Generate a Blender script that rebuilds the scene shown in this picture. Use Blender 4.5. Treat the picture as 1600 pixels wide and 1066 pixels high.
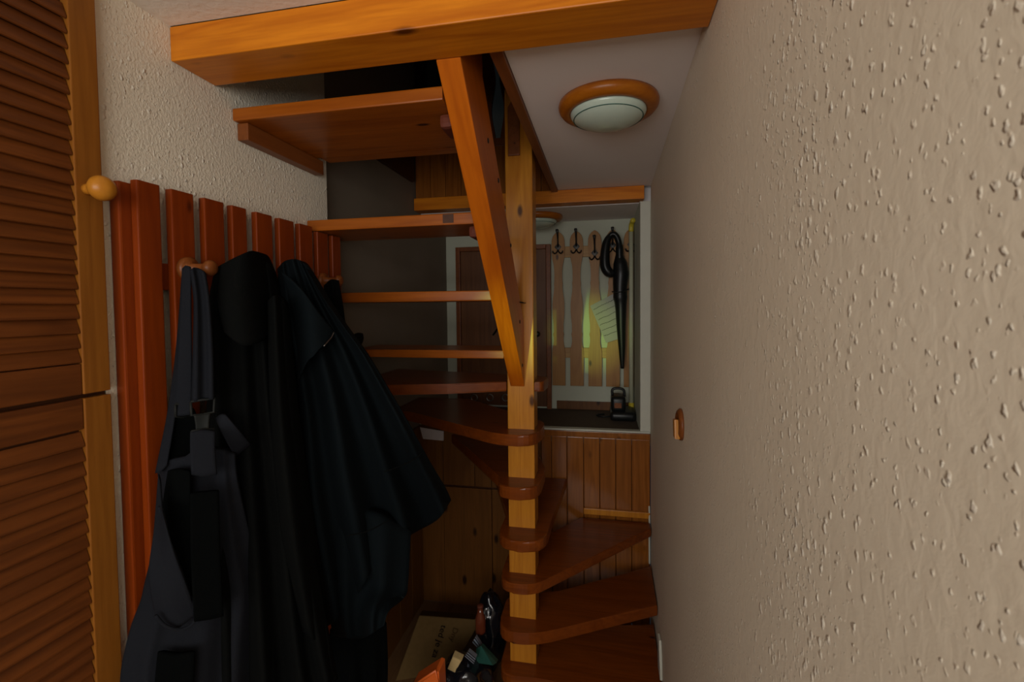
import bpy, bmesh, math, random
import numpy as np
from mathutils import Matrix, Vector

for o in list(bpy.data.objects):
    bpy.data.objects.remove(o, do_unlink=True)
SC = bpy.context.scene
COL = SC.collection
random.seed(7)

# ------------------------------------------------------------------ camera
F, CX, CY = 720.0, 800.0, 505.0
EYE = np.array([0.0, 0.0, 1.72])
_v = np.array([142.0, 27.0, 720.0]); _v /= np.linalg.norm(_v)      # corridor direction seen from the lens
_u = np.array([-.010, 1.0, 0.0]); _u[2] = -(_u[0]*_v[0] + _u[1]*_v[1])/_v[2]; _u /= np.linalg.norm(_u)
_r = np.cross(_u, _v)
CM = np.array([_r, _v, _u])
cam = bpy.data.cameras.new('camera')
cam_o = bpy.data.objects.new('camera', cam); COL.objects.link(cam_o)
cam.sensor_width = 36.0; cam.lens = F/1600*36.0
cam.shift_y = -(533.0-CY)/1600.0
cam.clip_start = 0.02
m4 = Matrix.Identity(4)
for i in range(3):
    m4[i][0] = CM[i][0]; m4[i][1] = CM[i][1]; m4[i][2] = -CM[i][2]; m4[i][3] = EYE[i]
cam_o.matrix_world = m4
cam.dof.use_dof = True; cam.dof.focus_distance = 1.7; cam.dof.aperture_fstop = 9.0
SC.camera = cam_o

# ------------------------------------------------------------------ light and exposure
SC.view_settings.view_transform = 'Standard'
SC.view_settings.look = 'None'
SC.view_settings.gamma = 1.0
SC.view_settings.use_curve_mapping = False
SC.view_settings.exposure = 0.0
W = bpy.data.worlds.new('world'); SC.world = W; W.use_nodes = True
W.node_tree.nodes['Background'].inputs[0].default_value = (.6, .75, 1, 1)
W.node_tree.nodes['Background'].inputs[1].default_value = 0.02

def area_light(name, loc, target, sx, sy, power, color):
    l = bpy.data.lights.new(name, 'AREA'); l.shape = 'RECTANGLE'; l.size = sx; l.size_y = sy
    l.energy = power; l.color = color
    o = bpy.data.objects.new(name, l); COL.objects.link(o); o.location = loc
    o.rotation_euler = (Vector(target)-Vector(loc)).to_track_quat('-Z', 'Y').to_euler()
    return o
# daylight through the window of the room behind the photographer
area_light('daylight_window', (-.1, -1.46, 1.77), (-.1, 1.0, 1.73), 2.40, 1.0, 47.0, (1.0, .97, .92))
# added spot, no pane behind it: a narrow yellow-green beam down the corridor
sp = bpy.data.lights.new('yellow_green_spot', 'SPOT'); sp.energy = 260; sp.color = (.62, 1.0, .12)
sp.spot_size = math.radians(8.0); sp.spot_blend = 1.0; sp.shadow_soft_size = .02
spo = bpy.data.objects.new('yellow_green_spot', sp); COL.objects.link(spo)
spo.location = (-.75, -1.40, 1.83)
spo.rotation_euler = (Vector((-.085, 3.0, 1.54))-Vector(spo.location)).to_track_quat('-Z', 'Y').to_euler()

# ------------------------------------------------------------------ helpers
def on(ax, val, px, py):
    """point of the sight line through a photo pixel on the plane where axis ax has the value val"""
    d = CM @ np.array([(px-CX)/F, -(py-CY)/F, 1.0])
    return EYE + (val-EYE[ax])/d[ax]*d

WLOC = {}
def tag(o, label=None, cat=None, group=None, kind=None):
    if label: o['label'] = label
    if cat: o['category'] = cat
    if group: o['group'] = group
    if kind: o['kind'] = kind
    return o

def empty(name, loc, label=None, cat=None, group=None, kind=None):
    o = bpy.data.objects.new(name, None); COL.objects.link(o)
    o.empty_display_size = .05; o.location = loc; WLOC[o] = Vector(loc)
    return tag(o, label, cat, group, kind)

def link(name, me, world_loc, parent):
    o = bpy.data.objects.new(name, me); COL.objects.link(o)
    wl = Vector(world_loc); WLOC[o] = wl
    if parent is not None:
        o.parent = parent; o.location = wl - WLOC[parent]
    else:
        o.location = wl
    return o

def finish(name, bm, mat, parent, smooth=False, origin=None):
    bmesh.ops.recalc_face_normals(bm, faces=bm.faces)
    cs = [v.co for v in bm.verts]
    if origin is None:
        lo = [min(c[i] for c in cs) for i in range(3)]; hi = [max(c[i] for c in cs) for i in range(3)]
        origin = Vector(((lo[0]+hi[0])/2, (lo[1]+hi[1])/2, lo[2]))
    origin = Vector(origin)
    bmesh.ops.translate(bm, verts=bm.verts, vec=-origin)
    me = bpy.data.meshes.new(name); bm.to_mesh(me); bm.free()
    if mat: me.materials.append(mat)
    if smooth:
        for p in me.polygons: p.use_smooth = True
    return link(name, me, origin, parent)

def bm_box(bm, x0, x1, y0, y1, z0, z1, bev=0.0):
    vs = [bm.verts.new((x, y, z)) for x in (x0, x1) for y in (y0, y1) for z in (z0, z1)]
    fs = [(0,1,3,2),(4,6,7,5),(0,4,5,1),(2,3,7,6),(0,2,6,4),(1,5,7,3)]
    faces = [bm.faces.new([vs[i] for i in f]) for f in fs]
    if bev > 0:
        es = list({e for f in faces for e in f.edges})
        bmesh.ops.bevel(bm, geom=es, offset=bev, segments=2, affect='EDGES', profile=.6)

def box(name, x0, x1, y0, y1, z0, z1, mat, parent=None, bev=0.0):
    bm = bmesh.new(); bm_box(bm, x0, x1, y0, y1, z0, z1, bev)
    return finish(name, bm, mat, parent)

def bm_prism(bm, poly, axis, a0, a1, bev=0.0):
    """poly: 2-D points in the other two axes (in x,y,z order), extruded along axis"""
    def P(p, a):
        q = list(p); q.insert(axis, a); return q
    A = [bm.verts.new(P(p, a0)) for p in poly]; B = [bm.verts.new(P(p, a1)) for p in poly]
    n = len(poly)
    f0 = bm.faces.new(A); f1 = bm.faces.new(B[::-1])
    for i in range(n):
        bm.faces.new((A[i], A[(i+1) % n], B[(i+1) % n], B[i]))
    if bev > 0:
        es = list(set(f0.edges) | set(f1.edges))
        bmesh.ops.bevel(bm, geom=es, offset=bev, segments=2, affect='EDGES', profile=.6)

def prism(name, poly, axis, a0, a1, mat, parent=None, bev=0.0):
    bm = bmesh.new(); bm_prism(bm, poly, axis, a0, a1, bev)
    return finish(name, bm, mat, parent)

def bm_lathe(bm, prof, center, axis='z', seg=40):
    """prof: (radius, height) pairs around the axis through center"""
    c = Vector(center); rings = []
    for r, h in prof:
        ring = []
        for k in range(seg):
            a = 2*math.pi*k/seg
            p = {'z': (r*math.cos(a), r*math.sin(a), h), 'x': (h, r*math.cos(a), r*math.sin(a)), 'y': (r*math.cos(a), h, r*math.sin(a))}[axis]
            ring.append(bm.verts.new(c+Vector(p)))
        rings.append(ring)
    for A, B in zip(rings, rings[1:]):
        for k in range(seg):
            bm.faces.new((A[k], A[(k+1) % seg], B[(k+1) % seg], B[k]))
    bm.faces.new(rings[0]); bm.faces.new(rings[-1][::-1])

def lathe(name, prof, center, mat, parent=None, axis='z', seg=40, smooth=True):
    bm = bmesh.new(); bm_lathe(bm, prof, center, axis, seg)
    o = finish(name, bm, mat, parent, smooth)
    return o

def spline(pts, n):
    """Catmull-Rom through pts (any dimension), n samples"""
    P = [np.array(p, float) for p in pts]
    P = [2*P[0]-P[1]] + P + [2*P[-1]-P[-2]]
    out = []; m = len(P)-3
    for i in range(n):
        t = i/(n-1)*m; k = min(int(t), m-1); t -= k
        a, b, c, d = P[k:k+4]
        out.append(.5*((2*b)+(-a+c)*t+(2*a-5*b+4*c-d)*t*t+(-a+3*b-3*c+d)*t**3))
    return out

def bm_tube(bm, pts, rad, seg=10, flat=1.0):
    """tube along pts; rad a number or a list; flat squashes it in one direction"""
    n = len(pts); pts = [Vector(p) for p in pts]
    rs = rad if isinstance(rad, (list, tuple)) else [rad]*n
    rings = []; prev = None
    for i in range(n):
        t = (pts[min(i+1, n-1)]-pts[max(i-1, 0)]).normalized()
        if prev is None:
            ref = Vector((0, 0, 1)) if abs(t.z) < .9 else Vector((1, 0, 0))
            a = t.cross(ref).normalized()
        else:
            a = (prev - t*prev.dot(t)).normalized()
        prev = a; b = t.cross(a)
        rings.append([bm.verts.new(pts[i]+rs[i]*(a*math.cos(2*math.pi*k/seg)+b*flat*math.sin(2*math.pi*k/seg))) for k in range(seg)])
    for A, B in zip(rings, rings[1:]):
        for k in range(seg):
            bm.faces.new((A[k], A[(k+1) % seg], B[(k+1) % seg], B[k]))
    bm.faces.new(rings[0][::-1]); bm.faces.new(rings[-1])

def tube(name, pts, rad, mat, parent=None, seg=10, flat=1.0):
    bm = bmesh.new(); bm_tube(bm, pts, rad, seg, flat)
    return finish(name, bm, mat, parent, True)

# ------------------------------------------------------------------ materials
def new_mat(name):
    m = bpy.data.materials.new(name); m.use_nodes = True
    nt = m.node_tree; b = nt.nodes['Principled BSDF']
    return m, nt, b
def N(nt, t, **kw):
    n = nt.nodes.new(t)
    for k, v in kw.items(): setattr(n, k, v)
    return n
def ramp(nt, src, stops):
    r = N(nt, 'ShaderNodeValToRGB'); cr = r.color_ramp
    while len(cr.elements) < len(stops): cr.elements.new(.5)
    for e, (p, c) in zip(cr.elements, stops):
        e.position = p; e.color = (c[0], c[1], c[2], 1) if isinstance(c, (tuple, list)) else (c, c, c, 1)
    nt.links.new(src, r.inputs[0]); return r.outputs[0]
def mixc(nt, fac, a, b, mode='MIX'):
    m = N(nt, 'ShaderNodeMix', data_type='RGBA', blend_type=mode)
    for s, v in ((0, fac), (6, a), (7, b)):
        if isinstance(v, (int, float)): m.inputs[s].default_value = v
        elif isinstance(v, tuple): m.inputs[s].default_value = (*v, 1)
        else: nt.links.new(v, m.inputs[s])
    return m.outputs[2]

def wood(name, light, dark, axis='z', rough=.35, knots=.5, rings=1.0, coat=.0, rot=None, bump=.15, spec=.28):
    m, nt, b = new_mat(name); L = nt.links.new
    tc = N(nt, 'ShaderNodeTexCoord'); oi = N(nt, 'ShaderNodeObjectInfo')
    mul = N(nt, 'ShaderNodeMath', operation='MULTIPLY'); mul.inputs[1].default_value = 37.0; L(oi.outputs['Random'], mul.inputs[0])
    add = N(nt, 'ShaderNodeVectorMath', operation='ADD'); L(tc.outputs['Object'], add.inputs[0]); L(mul.outputs[0], add.inputs[1])
    src = add.outputs[0]
    if rot:
        mr = N(nt, 'ShaderNodeMapping'); mr.inputs['Rotation'].default_value = rot; L(src, mr.inputs[0]); src = mr.outputs[0]
    st = {'x': (.07, 1, 1), 'y': (1, .07, 1), 'z': (1, 1, .07)}[axis]
    mp = N(nt, 'ShaderNodeMapping'); mp.inputs['Scale'].default_value = st; L(src, mp.inputs[0])
    # broad growth rings
    nz = N(nt, 'ShaderNodeTexNoise'); nz.inputs['Scale'].default_value = 9; nz.inputs['Detail'].default_value = 2; nz.inputs['Distortion'].default_value = .6; L(mp.outputs[0], nz.inputs[0])
    sn = N(nt, 'ShaderNodeMath', operation='MULTIPLY'); sn.inputs[1].default_value = 34*rings; L(nz.outputs[0], sn.inputs[0])
    si = N(nt, 'ShaderNodeMath', operation='SINE'); L(sn.outputs[0], si.inputs[0])
    band = ramp(nt, si.outputs[0], [(0.0, 0.0), (.75, .55), (1.0, 1.0)])
    # fine fibre
    fz = N(nt, 'ShaderNodeTexNoise'); fz.inputs['Scale'].default_value = 95; fz.inputs['Detail'].default_value = 3; L(mp.outputs[0], fz.inputs[0])
    c = mixc(nt, band, light, tuple(.55*l+.45*d for l, d in zip(light, dark)))
    c = mixc(nt, ramp(nt, fz.outputs[0], [(.35, .0), (.75, .55)]), c, dark)
    # large tone drift
    dz = N(nt, 'ShaderNodeTexNoise'); dz.inputs['Scale'].default_value = 4.0; L(mp.outputs[0], dz.inputs[0])
    c = mixc(nt, ramp(nt, dz.outputs[0], [(.35, 0.0), (.7, .5)]), c, tuple(.5*l+.5*d for l, d in zip(light, dark)))
    if knots > 0:
        ks = {'x': (.45, 1, 1), 'y': (1, .45, 1), 'z': (1, 1, .45)}[axis]
        mk = N(nt, 'ShaderNodeMapping'); mk.inputs['Scale'].default_value = ks; L(src, mk.inputs[0])
        vo = N(nt, 'ShaderNodeTexVoronoi'); vo.inputs['Scale'].default_value = 9.0; L(mk.outputs[0], vo.inputs[0])
        kf = ramp(nt, vo.outputs['Distance'], [(.06*knots*2, 1.0), (.12*knots*2+.01, 0.0)])
        c = mixc(nt, kf, c, tuple(.25*d for d in dark))
    L(c, b.inputs['Base Color'])
    b.inputs['Roughness'].default_value = rough
    b.inputs['Specular IOR Level'].default_value = spec
    b.inputs['Coat Weight'].default_value = coat; b.inputs['Coat Roughness'].default_value = .12
    bp = N(nt, 'ShaderNodeBump'); bp.inputs['Strength'].default_value = bump; bp.inputs['Distance'].default_value = .002
    L(fz.outputs[0], bp.inputs['Height']); L(bp.outputs[0], b.inputs['Normal'])
    return m

def plaster(name, col, col2, splat=0.0, rough_scale=70, strength=.6, dist=.004, rough=.75):
    m, nt, b = new_mat(name); L = nt.links.new
    tc = N(nt, 'ShaderNodeTexCoord')
    mp = N(nt, 'ShaderNodeMapping'); mp.inputs['Scale'].default_value = (1, 1, .75); L(tc.outputs['Object'], mp.inputs[0])
    n1 = N(nt, 'ShaderNodeTexNoise'); n1.inputs['Scale'].default_value = rough_scale; n1.inputs['Detail'].default_value = 5; n1.inputs['Distortion'].default_value = .5; L(mp.outputs[0], n1.inputs[0])
    n2 = N(nt, 'ShaderNodeTexNoise'); n2.inputs['Scale'].default_value = 2.2; n2.inputs['Detail'].default_value = 3; L(tc.outputs['Object'], n2.inputs[0])
    c = mixc(nt, ramp(nt, n2.outputs[0], [(.35, 0.0), (.7, 1.0)]), col, col2)
    h = n1.outputs[0]
    if splat > 0:
        # raised flecks of thrown plaster
        wv = N(nt, 'ShaderNodeTexNoise'); wv.inputs['Scale'].default_value = 160; wv.inputs['Detail'].default_value = 1; L(tc.outputs['Object'], wv.inputs[0])
        wa = N(nt, 'ShaderNodeVectorMath', operation='MULTIPLY_ADD'); L(wv.outputs['Color'], wa.inputs[0]); wa.inputs[1].default_value = (.006, .006, .006); L(mp.outputs[0], wa.inputs[2])
        tot = None
        for sc_, lo, hi in ((85, .15, .46), (170, .10, .50)):
            vo = N(nt, 'ShaderNodeTexVoronoi'); vo.inputs['Scale'].default_value = sc_; L(wa.outputs[0], vo.inputs[0])
            sep = N(nt, 'ShaderNodeSeparateColor'); L(vo.outputs['Color'], sep.inputs[0])
            rr_ = N(nt, 'ShaderNodeMapRange'); L(sep.outputs[0], rr_.inputs[0])
            rr_.inputs[1].default_value = .35; rr_.inputs[2].default_value = 1.0; rr_.inputs[3].default_value = .0; rr_.inputs[4].default_value = hi
            df = N(nt, 'ShaderNodeMath', operation='SUBTRACT'); L(rr_.outputs[0], df.inputs[0]); L(vo.outputs['Distance'], df.inputs[1])
            sm = N(nt, 'ShaderNodeMapRange', interpolation_type='SMOOTHSTEP'); L(df.outputs[0], sm.inputs[0])
            sm.inputs[1].default_value = 0.0; sm.inputs[2].default_value = .28; sm.inputs[3].default_value = 0.0; sm.inputs[4].default_value = (85.0/sc_)**.4
            if tot is None: tot = sm.outputs[0]
            else:
                ad = N(nt, 'ShaderNodeMath', operation='ADD'); L(tot, ad.inputs[0]); L(sm.outputs[0], ad.inputs[1]); tot = ad.outputs[0]
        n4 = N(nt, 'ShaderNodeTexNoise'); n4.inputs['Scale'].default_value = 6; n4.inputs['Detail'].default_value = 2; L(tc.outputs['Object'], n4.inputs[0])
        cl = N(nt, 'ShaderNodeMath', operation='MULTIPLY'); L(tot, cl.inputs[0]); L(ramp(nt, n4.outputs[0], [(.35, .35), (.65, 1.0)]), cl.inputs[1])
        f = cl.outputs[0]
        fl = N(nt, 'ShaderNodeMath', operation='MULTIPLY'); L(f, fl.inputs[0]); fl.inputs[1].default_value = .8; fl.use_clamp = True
        c = mixc(nt, fl.outputs[0], c, (.90, .86, .76))  # flecks lightened in the colour, as if catching the light
        mm = N(nt, 'ShaderNodeMath', operation='MULTIPLY_ADD'); L(f, mm.inputs[0]); mm.inputs[1].default_value = splat
        q = N(nt, 'ShaderNodeMath', operation='MULTIPLY'); L(n1.outputs[0], q.inputs[0]); q.inputs[1].default_value = .35
        L(q.outputs[0], mm.inputs[2]); h = mm.outputs[0]
    L(c, b.inputs['Base Color']); b.inputs['Roughness'].default_value = rough
    b.inputs['Specular IOR Level'].default_value = .35
    bp = N(nt, 'ShaderNodeBump'); bp.inputs['Strength'].default_value = strength; bp.inputs['Distance'].default_value = dist
    L(h, bp.inputs['Height']); L(bp.outputs[0], b.inputs['Normal'])
    return m

def plain(name, col, rough=.5, metal=0.0, spec=.5, bump=0.0, bscale=200, var=.15, sheen=0.0, trans=0.0):
    m, nt, b = new_mat(name); L = nt.links.new
    tc = N(nt, 'ShaderNodeTexCoord')
    n = N(nt, 'ShaderNodeTexNoise'); n.inputs['Scale'].default_value = bscale; n.inputs['Detail'].default_value = 3; L(tc.outputs['Object'], n.inputs[0])
    c = mixc(nt, n.outputs[0], tuple(x*(1-var) for x in col), tuple(min(1, x*(1+var)) for x in col))
    L(c, b.inputs['Base Color']); b.inputs['Roughness'].default_value = rough; b.inputs['Metallic'].default_value = metal
    b.inputs['Specular IOR Level'].default_value = spec; b.inputs['Sheen Weight'].default_value = sheen
    if bump:
        bp = N(nt, 'ShaderNodeBump'); bp.inputs['Strength'].default_value = bump; bp.inputs['Distance'].default_value = .002
        L(n.outputs[0], bp.inputs['Height']); L(bp.outputs[0], b.inputs['Normal'])
    return m

M = {}
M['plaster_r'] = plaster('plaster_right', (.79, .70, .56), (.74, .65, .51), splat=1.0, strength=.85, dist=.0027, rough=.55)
M['plaster_l'] = plaster('plaster_left', (.80, .73, .60), (.74, .67, .54), splat=.3, rough_scale=150, strength=.9, dist=.008, rough=.55)
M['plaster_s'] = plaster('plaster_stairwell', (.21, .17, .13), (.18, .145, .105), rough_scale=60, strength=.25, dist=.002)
M['paint'] = plaster('alcove_paint', (.56, .58, .47), (.50, .52, .42), rough_scale=80, strength=.15, dist=.001)
M['ceil'] = plaster('ceiling_paint', (.90, .84, .82), (.87, .80, .78), rough_scale=120, strength=.08, dist=.001)
M['ceil_r'] = plaster('ceiling_room', (.84, .80, .72), (.78, .73, .65), rough_scale=60, strength=.5, dist=.003)
M['beam'] = wood('beam_wood', (.66, .21, .009), (.40, .09, .003), 'x', rough=.32, knots=.62, bump=.1)
M['string'] = wood('stringer_wood', (.52, .125, .005), (.32, .06, .003), 'y', rough=.34, knots=.3, bump=.1, rot=(math.radians(47), 0, 0))
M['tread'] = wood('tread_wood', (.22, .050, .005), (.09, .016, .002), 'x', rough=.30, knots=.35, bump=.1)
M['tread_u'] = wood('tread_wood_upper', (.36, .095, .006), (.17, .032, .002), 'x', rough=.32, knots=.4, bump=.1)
M['newel'] = wood('newel_pine', (.56, .225, .020), (.34, .10, .006), 'z', rough=.30, knots=.5, bump=.1)
M['slat'] = wood('slat_wood', (.22, .034, .002), (.125, .015, .001), 'z', rough=.38, knots=.35, bump=.08)
M['stile'] = wood('stile_wood', (.28, .10, .012), (.16, .046, .004), 'z', rough=.45, knots=0, rings=1.6, bump=.2)
M['louver'] = wood('louver_wood', (.155, .042, .006), (.045, .010, .0015), 'y', rough=.5, knots=0, rings=1.4, bump=.2)
M['lampring'] = wood('lamp_ring_wood', (.42, .13, .008), (.26, .06, .003), 'x', rough=.3, knots=0, bump=.05)
M['knob'] = wood('knob_wood', (.50, .20, .020), (.34, .11, .008), 'z', rough=.32, knots=0, bump=.05)
M['plank'] = wood('panel_plank', (.30, .10, .016), (.15, .04, .005), 'z', rough=.2, knots=.62, bump=.08, spec=.45)
M['ply'] = wood('plywood', (.17, .066, .012), (.09, .03, .005), 'z', rough=.45, knots=.6, bump=.1)
M['dark_wood'] = wood('dark_wood', (.07, .022, .006), (.035, .010, .003), 'y', rough=.5, knots=.2, bump=.1)
M['trimwood'] = wood('trim_wood', (.22, .065, .014), (.12, .03, .006), 'y', rough=.4, knots=.2, bump=.1)
M['rackpine'] = wood('rack_pine', (.40, .195, .05), (.27, .11, .024), 'z', rough=.4, knots=.4, bump=.08)
M['batten'] = wood('batten_pine', (.46, .26, .08), (.30, .14, .04), 'x', rough=.4, knots=.3, bump=.08)
M['door'] = wood('door_wood', (.16, .06, .018), (.09, .03, .008), 'z', rough=.45, knots=.3, bump=.1)
M['floor'] = wood('floor_parquet', (.17, .09, .04), (.10, .05, .02), 'y', rough=.22, knots=0, bump=.08)
M['carpet'] = plain('alcove_floor', (.09, .062, .042), rough=.8, bump=.3, bscale=400)
M['glass'] = plain('opal_glass', (.55, .66, .56), rough=.22, spec=.6, var=.03)
M['metal'] = plain('dark_metal', (.03, .028, .026), rough=.4, metal=.7)
M['steel'] = plain('steel', (.4, .38, .36), rough=.35, metal=1.0)
M['red'] = plain('red_brown_paint', (.12, .030, .016), rough=.6, spec=.15)
M['black'] = plain('black_fabric', (.0030, .0033, .0031), rough=.95, spec=.06, bump=.5, bscale=500)
M['navy'] = plain('navy_fabric', (.0028, .0048, .0060), rough=.9, spec=.08, bump=.4, bscale=450)
M['grey'] = plain('grey_workwear', (.0105, .0115, .0150), rough=.95, spec=.08, bump=.5, bscale=700, var=.25)
M['grey_d'] = plain('dark_workwear', (.0016, .0020, .0020), rough=.95, spec=.04, bump=.4, bscale=700)
M['plastic'] = plain('black_plastic', (.008, .009, .008), rough=.65, spec=.2)
M['umbrella'] = plain('umbrella_black', (.007, .008, .008), rough=.38, spec=.4)
M['bag'] = plain('bin_bag', (.006, .007, .010), rough=.16, spec=.7, bump=.8, bscale=45)
M['card'] = plain('cardboard', (.115, .070, .026), rough=.9, spec=.04, bscale=60)
M['ink'] = plain('ink', (.012, .009, .007), rough=.9, spec=.03)
M['ink_b'] = plain('faded_ink', (.055, .030, .012), rough=.9, spec=.03)
M['paper'] = plain('paper', (.36, .33, .36), rough=.7, var=.05, bscale=30)
M['paper_w'] = plain('paper_white', (.55, .50, .50), rough=.7, var=.05, bscale=30)
M['yellow'] = plain('yellow_plastic', (.60, .48, .04), rough=.4)
M['pale'] = plain('pale_plastic', (.50, .50, .36), rough=.5)
M['sponge'] = plain('sponge', (.55, .40, .18), rough=.9, bump=.6, bscale=150)
M['green'] = plain('green_cloth', (.015, .085, .065), rough=.6, bump=.3, bscale=90)
M['orange'] = plain('orange_plastic', (.75, .14, .02), rough=.4)
M['foil'] = plain('foil', (.30, .34, .42), rough=.25, metal=.6)
M['bottle'] = plain('brown_bottle', (.12, .025, .010), rough=.12, spec=.8)
M['white'] = plain('white_paint', (.55, .55, .47), rough=.6, var=.06, bscale=20)

# ------------------------------------------------------------------ room shell
WL = -.99                      # left wall
def wr(y): return .22+(y-1.05)*.0172     # right wall runs out slightly
YP = 2.50                      # panelled wall behind the stair
YB = 3.02                      # back of the alcove
def structure(o, label=None): o['kind'] = 'structure'; return tag(o, label)
y0 = -1.5
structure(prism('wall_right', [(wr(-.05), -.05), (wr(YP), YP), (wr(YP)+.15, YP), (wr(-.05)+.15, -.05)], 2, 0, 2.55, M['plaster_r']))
structure(box('wall_left', -1.15, WL, .752, 1.54, 0, 2.75, M['plaster_l']))
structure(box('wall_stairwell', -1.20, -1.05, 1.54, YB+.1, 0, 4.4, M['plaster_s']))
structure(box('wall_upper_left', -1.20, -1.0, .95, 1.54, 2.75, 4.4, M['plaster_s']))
structure(box('wall_left_near', -1.60, -1.52, y0, .752, 0, 2.5, M['plaster_l']))
structure(box('wall_room_right', 1.50, 1.60, y0, -.05, 0, 2.5, M['plaster_l']))
structure(box('wall_return', wr(0)+.152, 1.60, -.05, .05, 0, 2.5, M['plaster_l']))
structure(box('floor', -1.6, 1.6, y0-.1, YP, -.12, 0, M['floor']))
structure(box('ceiling', -1.6, 1.6, y0-.1, .925, 2.382, 2.50, M['ceil_r']))
structure(prism('ceiling_landing', [(-.232, 1.052), (wr(1.05)+.01, 1.052), (wr(YP)+.01, YP-.0), (-.232, YP-.0)], 2, 2.338, 2.46, M['ceil']))
structure(box('wall_upper_back', -1.2, 1.4, 3.9, 4.0, 2.2, 4.4, M['paint']))
structure(box('ceiling_upper', -1.3, 1.4, .8, 4.1, 4.4, 4.5, M['ceil']))
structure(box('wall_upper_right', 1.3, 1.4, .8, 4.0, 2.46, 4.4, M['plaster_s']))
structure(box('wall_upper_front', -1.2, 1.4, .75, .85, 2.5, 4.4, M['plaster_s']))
# wall behind the photographer with its window
def wall_with_hole():
    bm = bmesh.new()
    bm_box(bm, -1.6, -1.36, y0-.1, y0, 0, 2.5); bm_box(bm, 1.36, 1.6, y0-.1, y0, 0, 2.5)
    bm_box(bm, -1.36, 1.36, y0-.1, y0, 2.30, 2.5); bm_box(bm, -1.36, 1.36, y0-.1, y0, 0, 1.06)
    return finish('wall_behind', bm, M['plaster_l'], None)
structure(wall_with_hole())
wn = structure(empty('window_1', (0, y0-.05, 1.06)))
for x0, x1, za, zb in ((-1.358, -1.31, 1.062, 2.298), (1.31, 1.358, 1.062, 2.298), (-1.31, 1.31, 1.062, 1.11), (-1.31, 1.31, 2.25, 2.298), (-.46, -.42, 1.11, 2.25), (.42, .46, 1.11, 2.25)):
    box('window_frame', x0, x1, y0-.075, y0-.03, za, zb, M['white'], wn, .004)

# alcove
structure(box('floor_alcove', -1.05, wr(YP), YP+.001, YB, .98, 1.045, M['carpet']))
structure(box('ceiling_alcove', -1.05, 1.4, YP+.08, 3.9, 2.268, 2.40, M['ceil']))
structure(box('wall_alcove_back', -1.2, .6, YB, YB+.1, .9, 2.268, M['paint']))
structure(box('wall_alcove_right', .192, .40, YP+.035, YB, 1.045, 2.268, M['paint']))
structure(box('trim_1', .192, wr(YP)-.001, YP-.004, YP+.034, 1.046, 2.26, M['white'], None, .002), 'pale painted jamb at right of alcove opening')
structure(box('baseboard_alcove', -.30, .19, YB-.012, YB-.0005, 1.046, 1.10, M['ply'], None, .002))
structure(box('trim_2', -1.045, wr(YP)-.002, YP-.012, YP+.03, 1.046, 1.056, M['white'], None, .002), 'thin pale edge strip of alcove floor')

# panelled wall under the alcove: one plank each
pw = structure(empty('wall_panelled', (-.4, YP, 0)), 'varnished tongue and groove planks behind the winding treads')
box('backing', -1.05, wr(YP)-.001, YP+.012, YP+.05, 0, .978, M['dark_wood'], pw)
edges_px = [846, 862, 886, 912, 937, 962, 987, 1015.5]
xs = [on(1, YP, p, 740)[0] for p in edges_px]; xs[-1] = wr(YP)-.003
for a, b in zip(xs, xs[1:]):
    box('plank', a+.0015, b-.0015, YP-.004, YP+.011, .001, 1.010, M['plank'], pw, .003)
box('cap_rail', xs[0], wr(YP)-.003, YP-.010, YP+.03, 1.011, 1.044, M['plank'], pw, .003)
xl = [on(1, YP, p, 740)[0] for p in (598, 652, 693, 742, 768, 846)]; xl[0] = -1.047
for i, (a, b) in enumerate(zip(xl, xl[1:])):
    box('plank', a+.0015, b-.0015, YP-.004, YP+.011, .70, 1.043, M['ply'], pw, .002)
for i, (a, b) in enumerate(zip(xl, xl[1:])):
    if i == 3: continue
    if i == 2: b = xl[4]
    box('plank', a+.0015, b-.0015, YP-.002-.004*(i == 2), YP+.011, .001, .688, M['ply'], pw, .002)
yb_ = 1.56
while yb_ < 2.40:
    box('plank', -1.0485, -1.034, yb_+.001, yb_+.152, .001, 1.04, M['ply'], pw, .002); yb_ += .154
structure(box('trim_3', on(1, YP-.02, 912, 800)[0], wr(YP)-.004, YP-.022, YP-.005, .596, .628, M['newel'], None, .003), 'light wooden batten at the foot of the plank wall')
structure(box('trim_4', -1.048, -1.026, 1.85, YP-.06, 2.42, 2.62, M['dark_wood'], None, .002))
structure(box('trim_5', -.265, -.2335, 1.053, YP-.002, 2.326, 2.52, M['trimwood'], None, .002), 'brown edge board of the landing beside the white ceiling')

structure(prism('trim_6', [(1.90, .195), (1.97, .195), (1.985, .25), (1.975, .30), (1.985, .33), (1.94, .333), (1.92, .28), (1.905, .24)], 0, wr(1.93)-.012, wr(1.93)-.0015, M['white'], None, .002), 'chipped pale plaster edge where a tread meets the right wall')
structure(prism('trim_7', [(YP-.03, .36), (YP-.008, .36), (YP-.008, .66), (YP-.02, .64), (YP-.026, .57), (YP-.016, .5)], 0, wr(YP)-.012, wr(YP)-.0045, M['white'], None, .002))

# ------------------------------------------------------------------ beams
o = prism('ceiling_beam', [(WL+.001, .925), (wr(.925)-.001, .925), (wr(1.05)-.001, 1.05), (WL+.001, 1.05)], 2, 2.302, 2.381, M['beam'], None, .003)
tag(o, 'thick orange varnished beam crossing the corridor under the ceiling', 'beam')
o = box('ceiling_beam', -1.046, on(1, YP, 1006, 300)[0], YP-.03, YP+.06, 2.268, 2.336, M['beam'], None, .003)
tag(o, 'thin wooden beam above the alcove at far end of white ceiling', 'beam')

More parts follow.
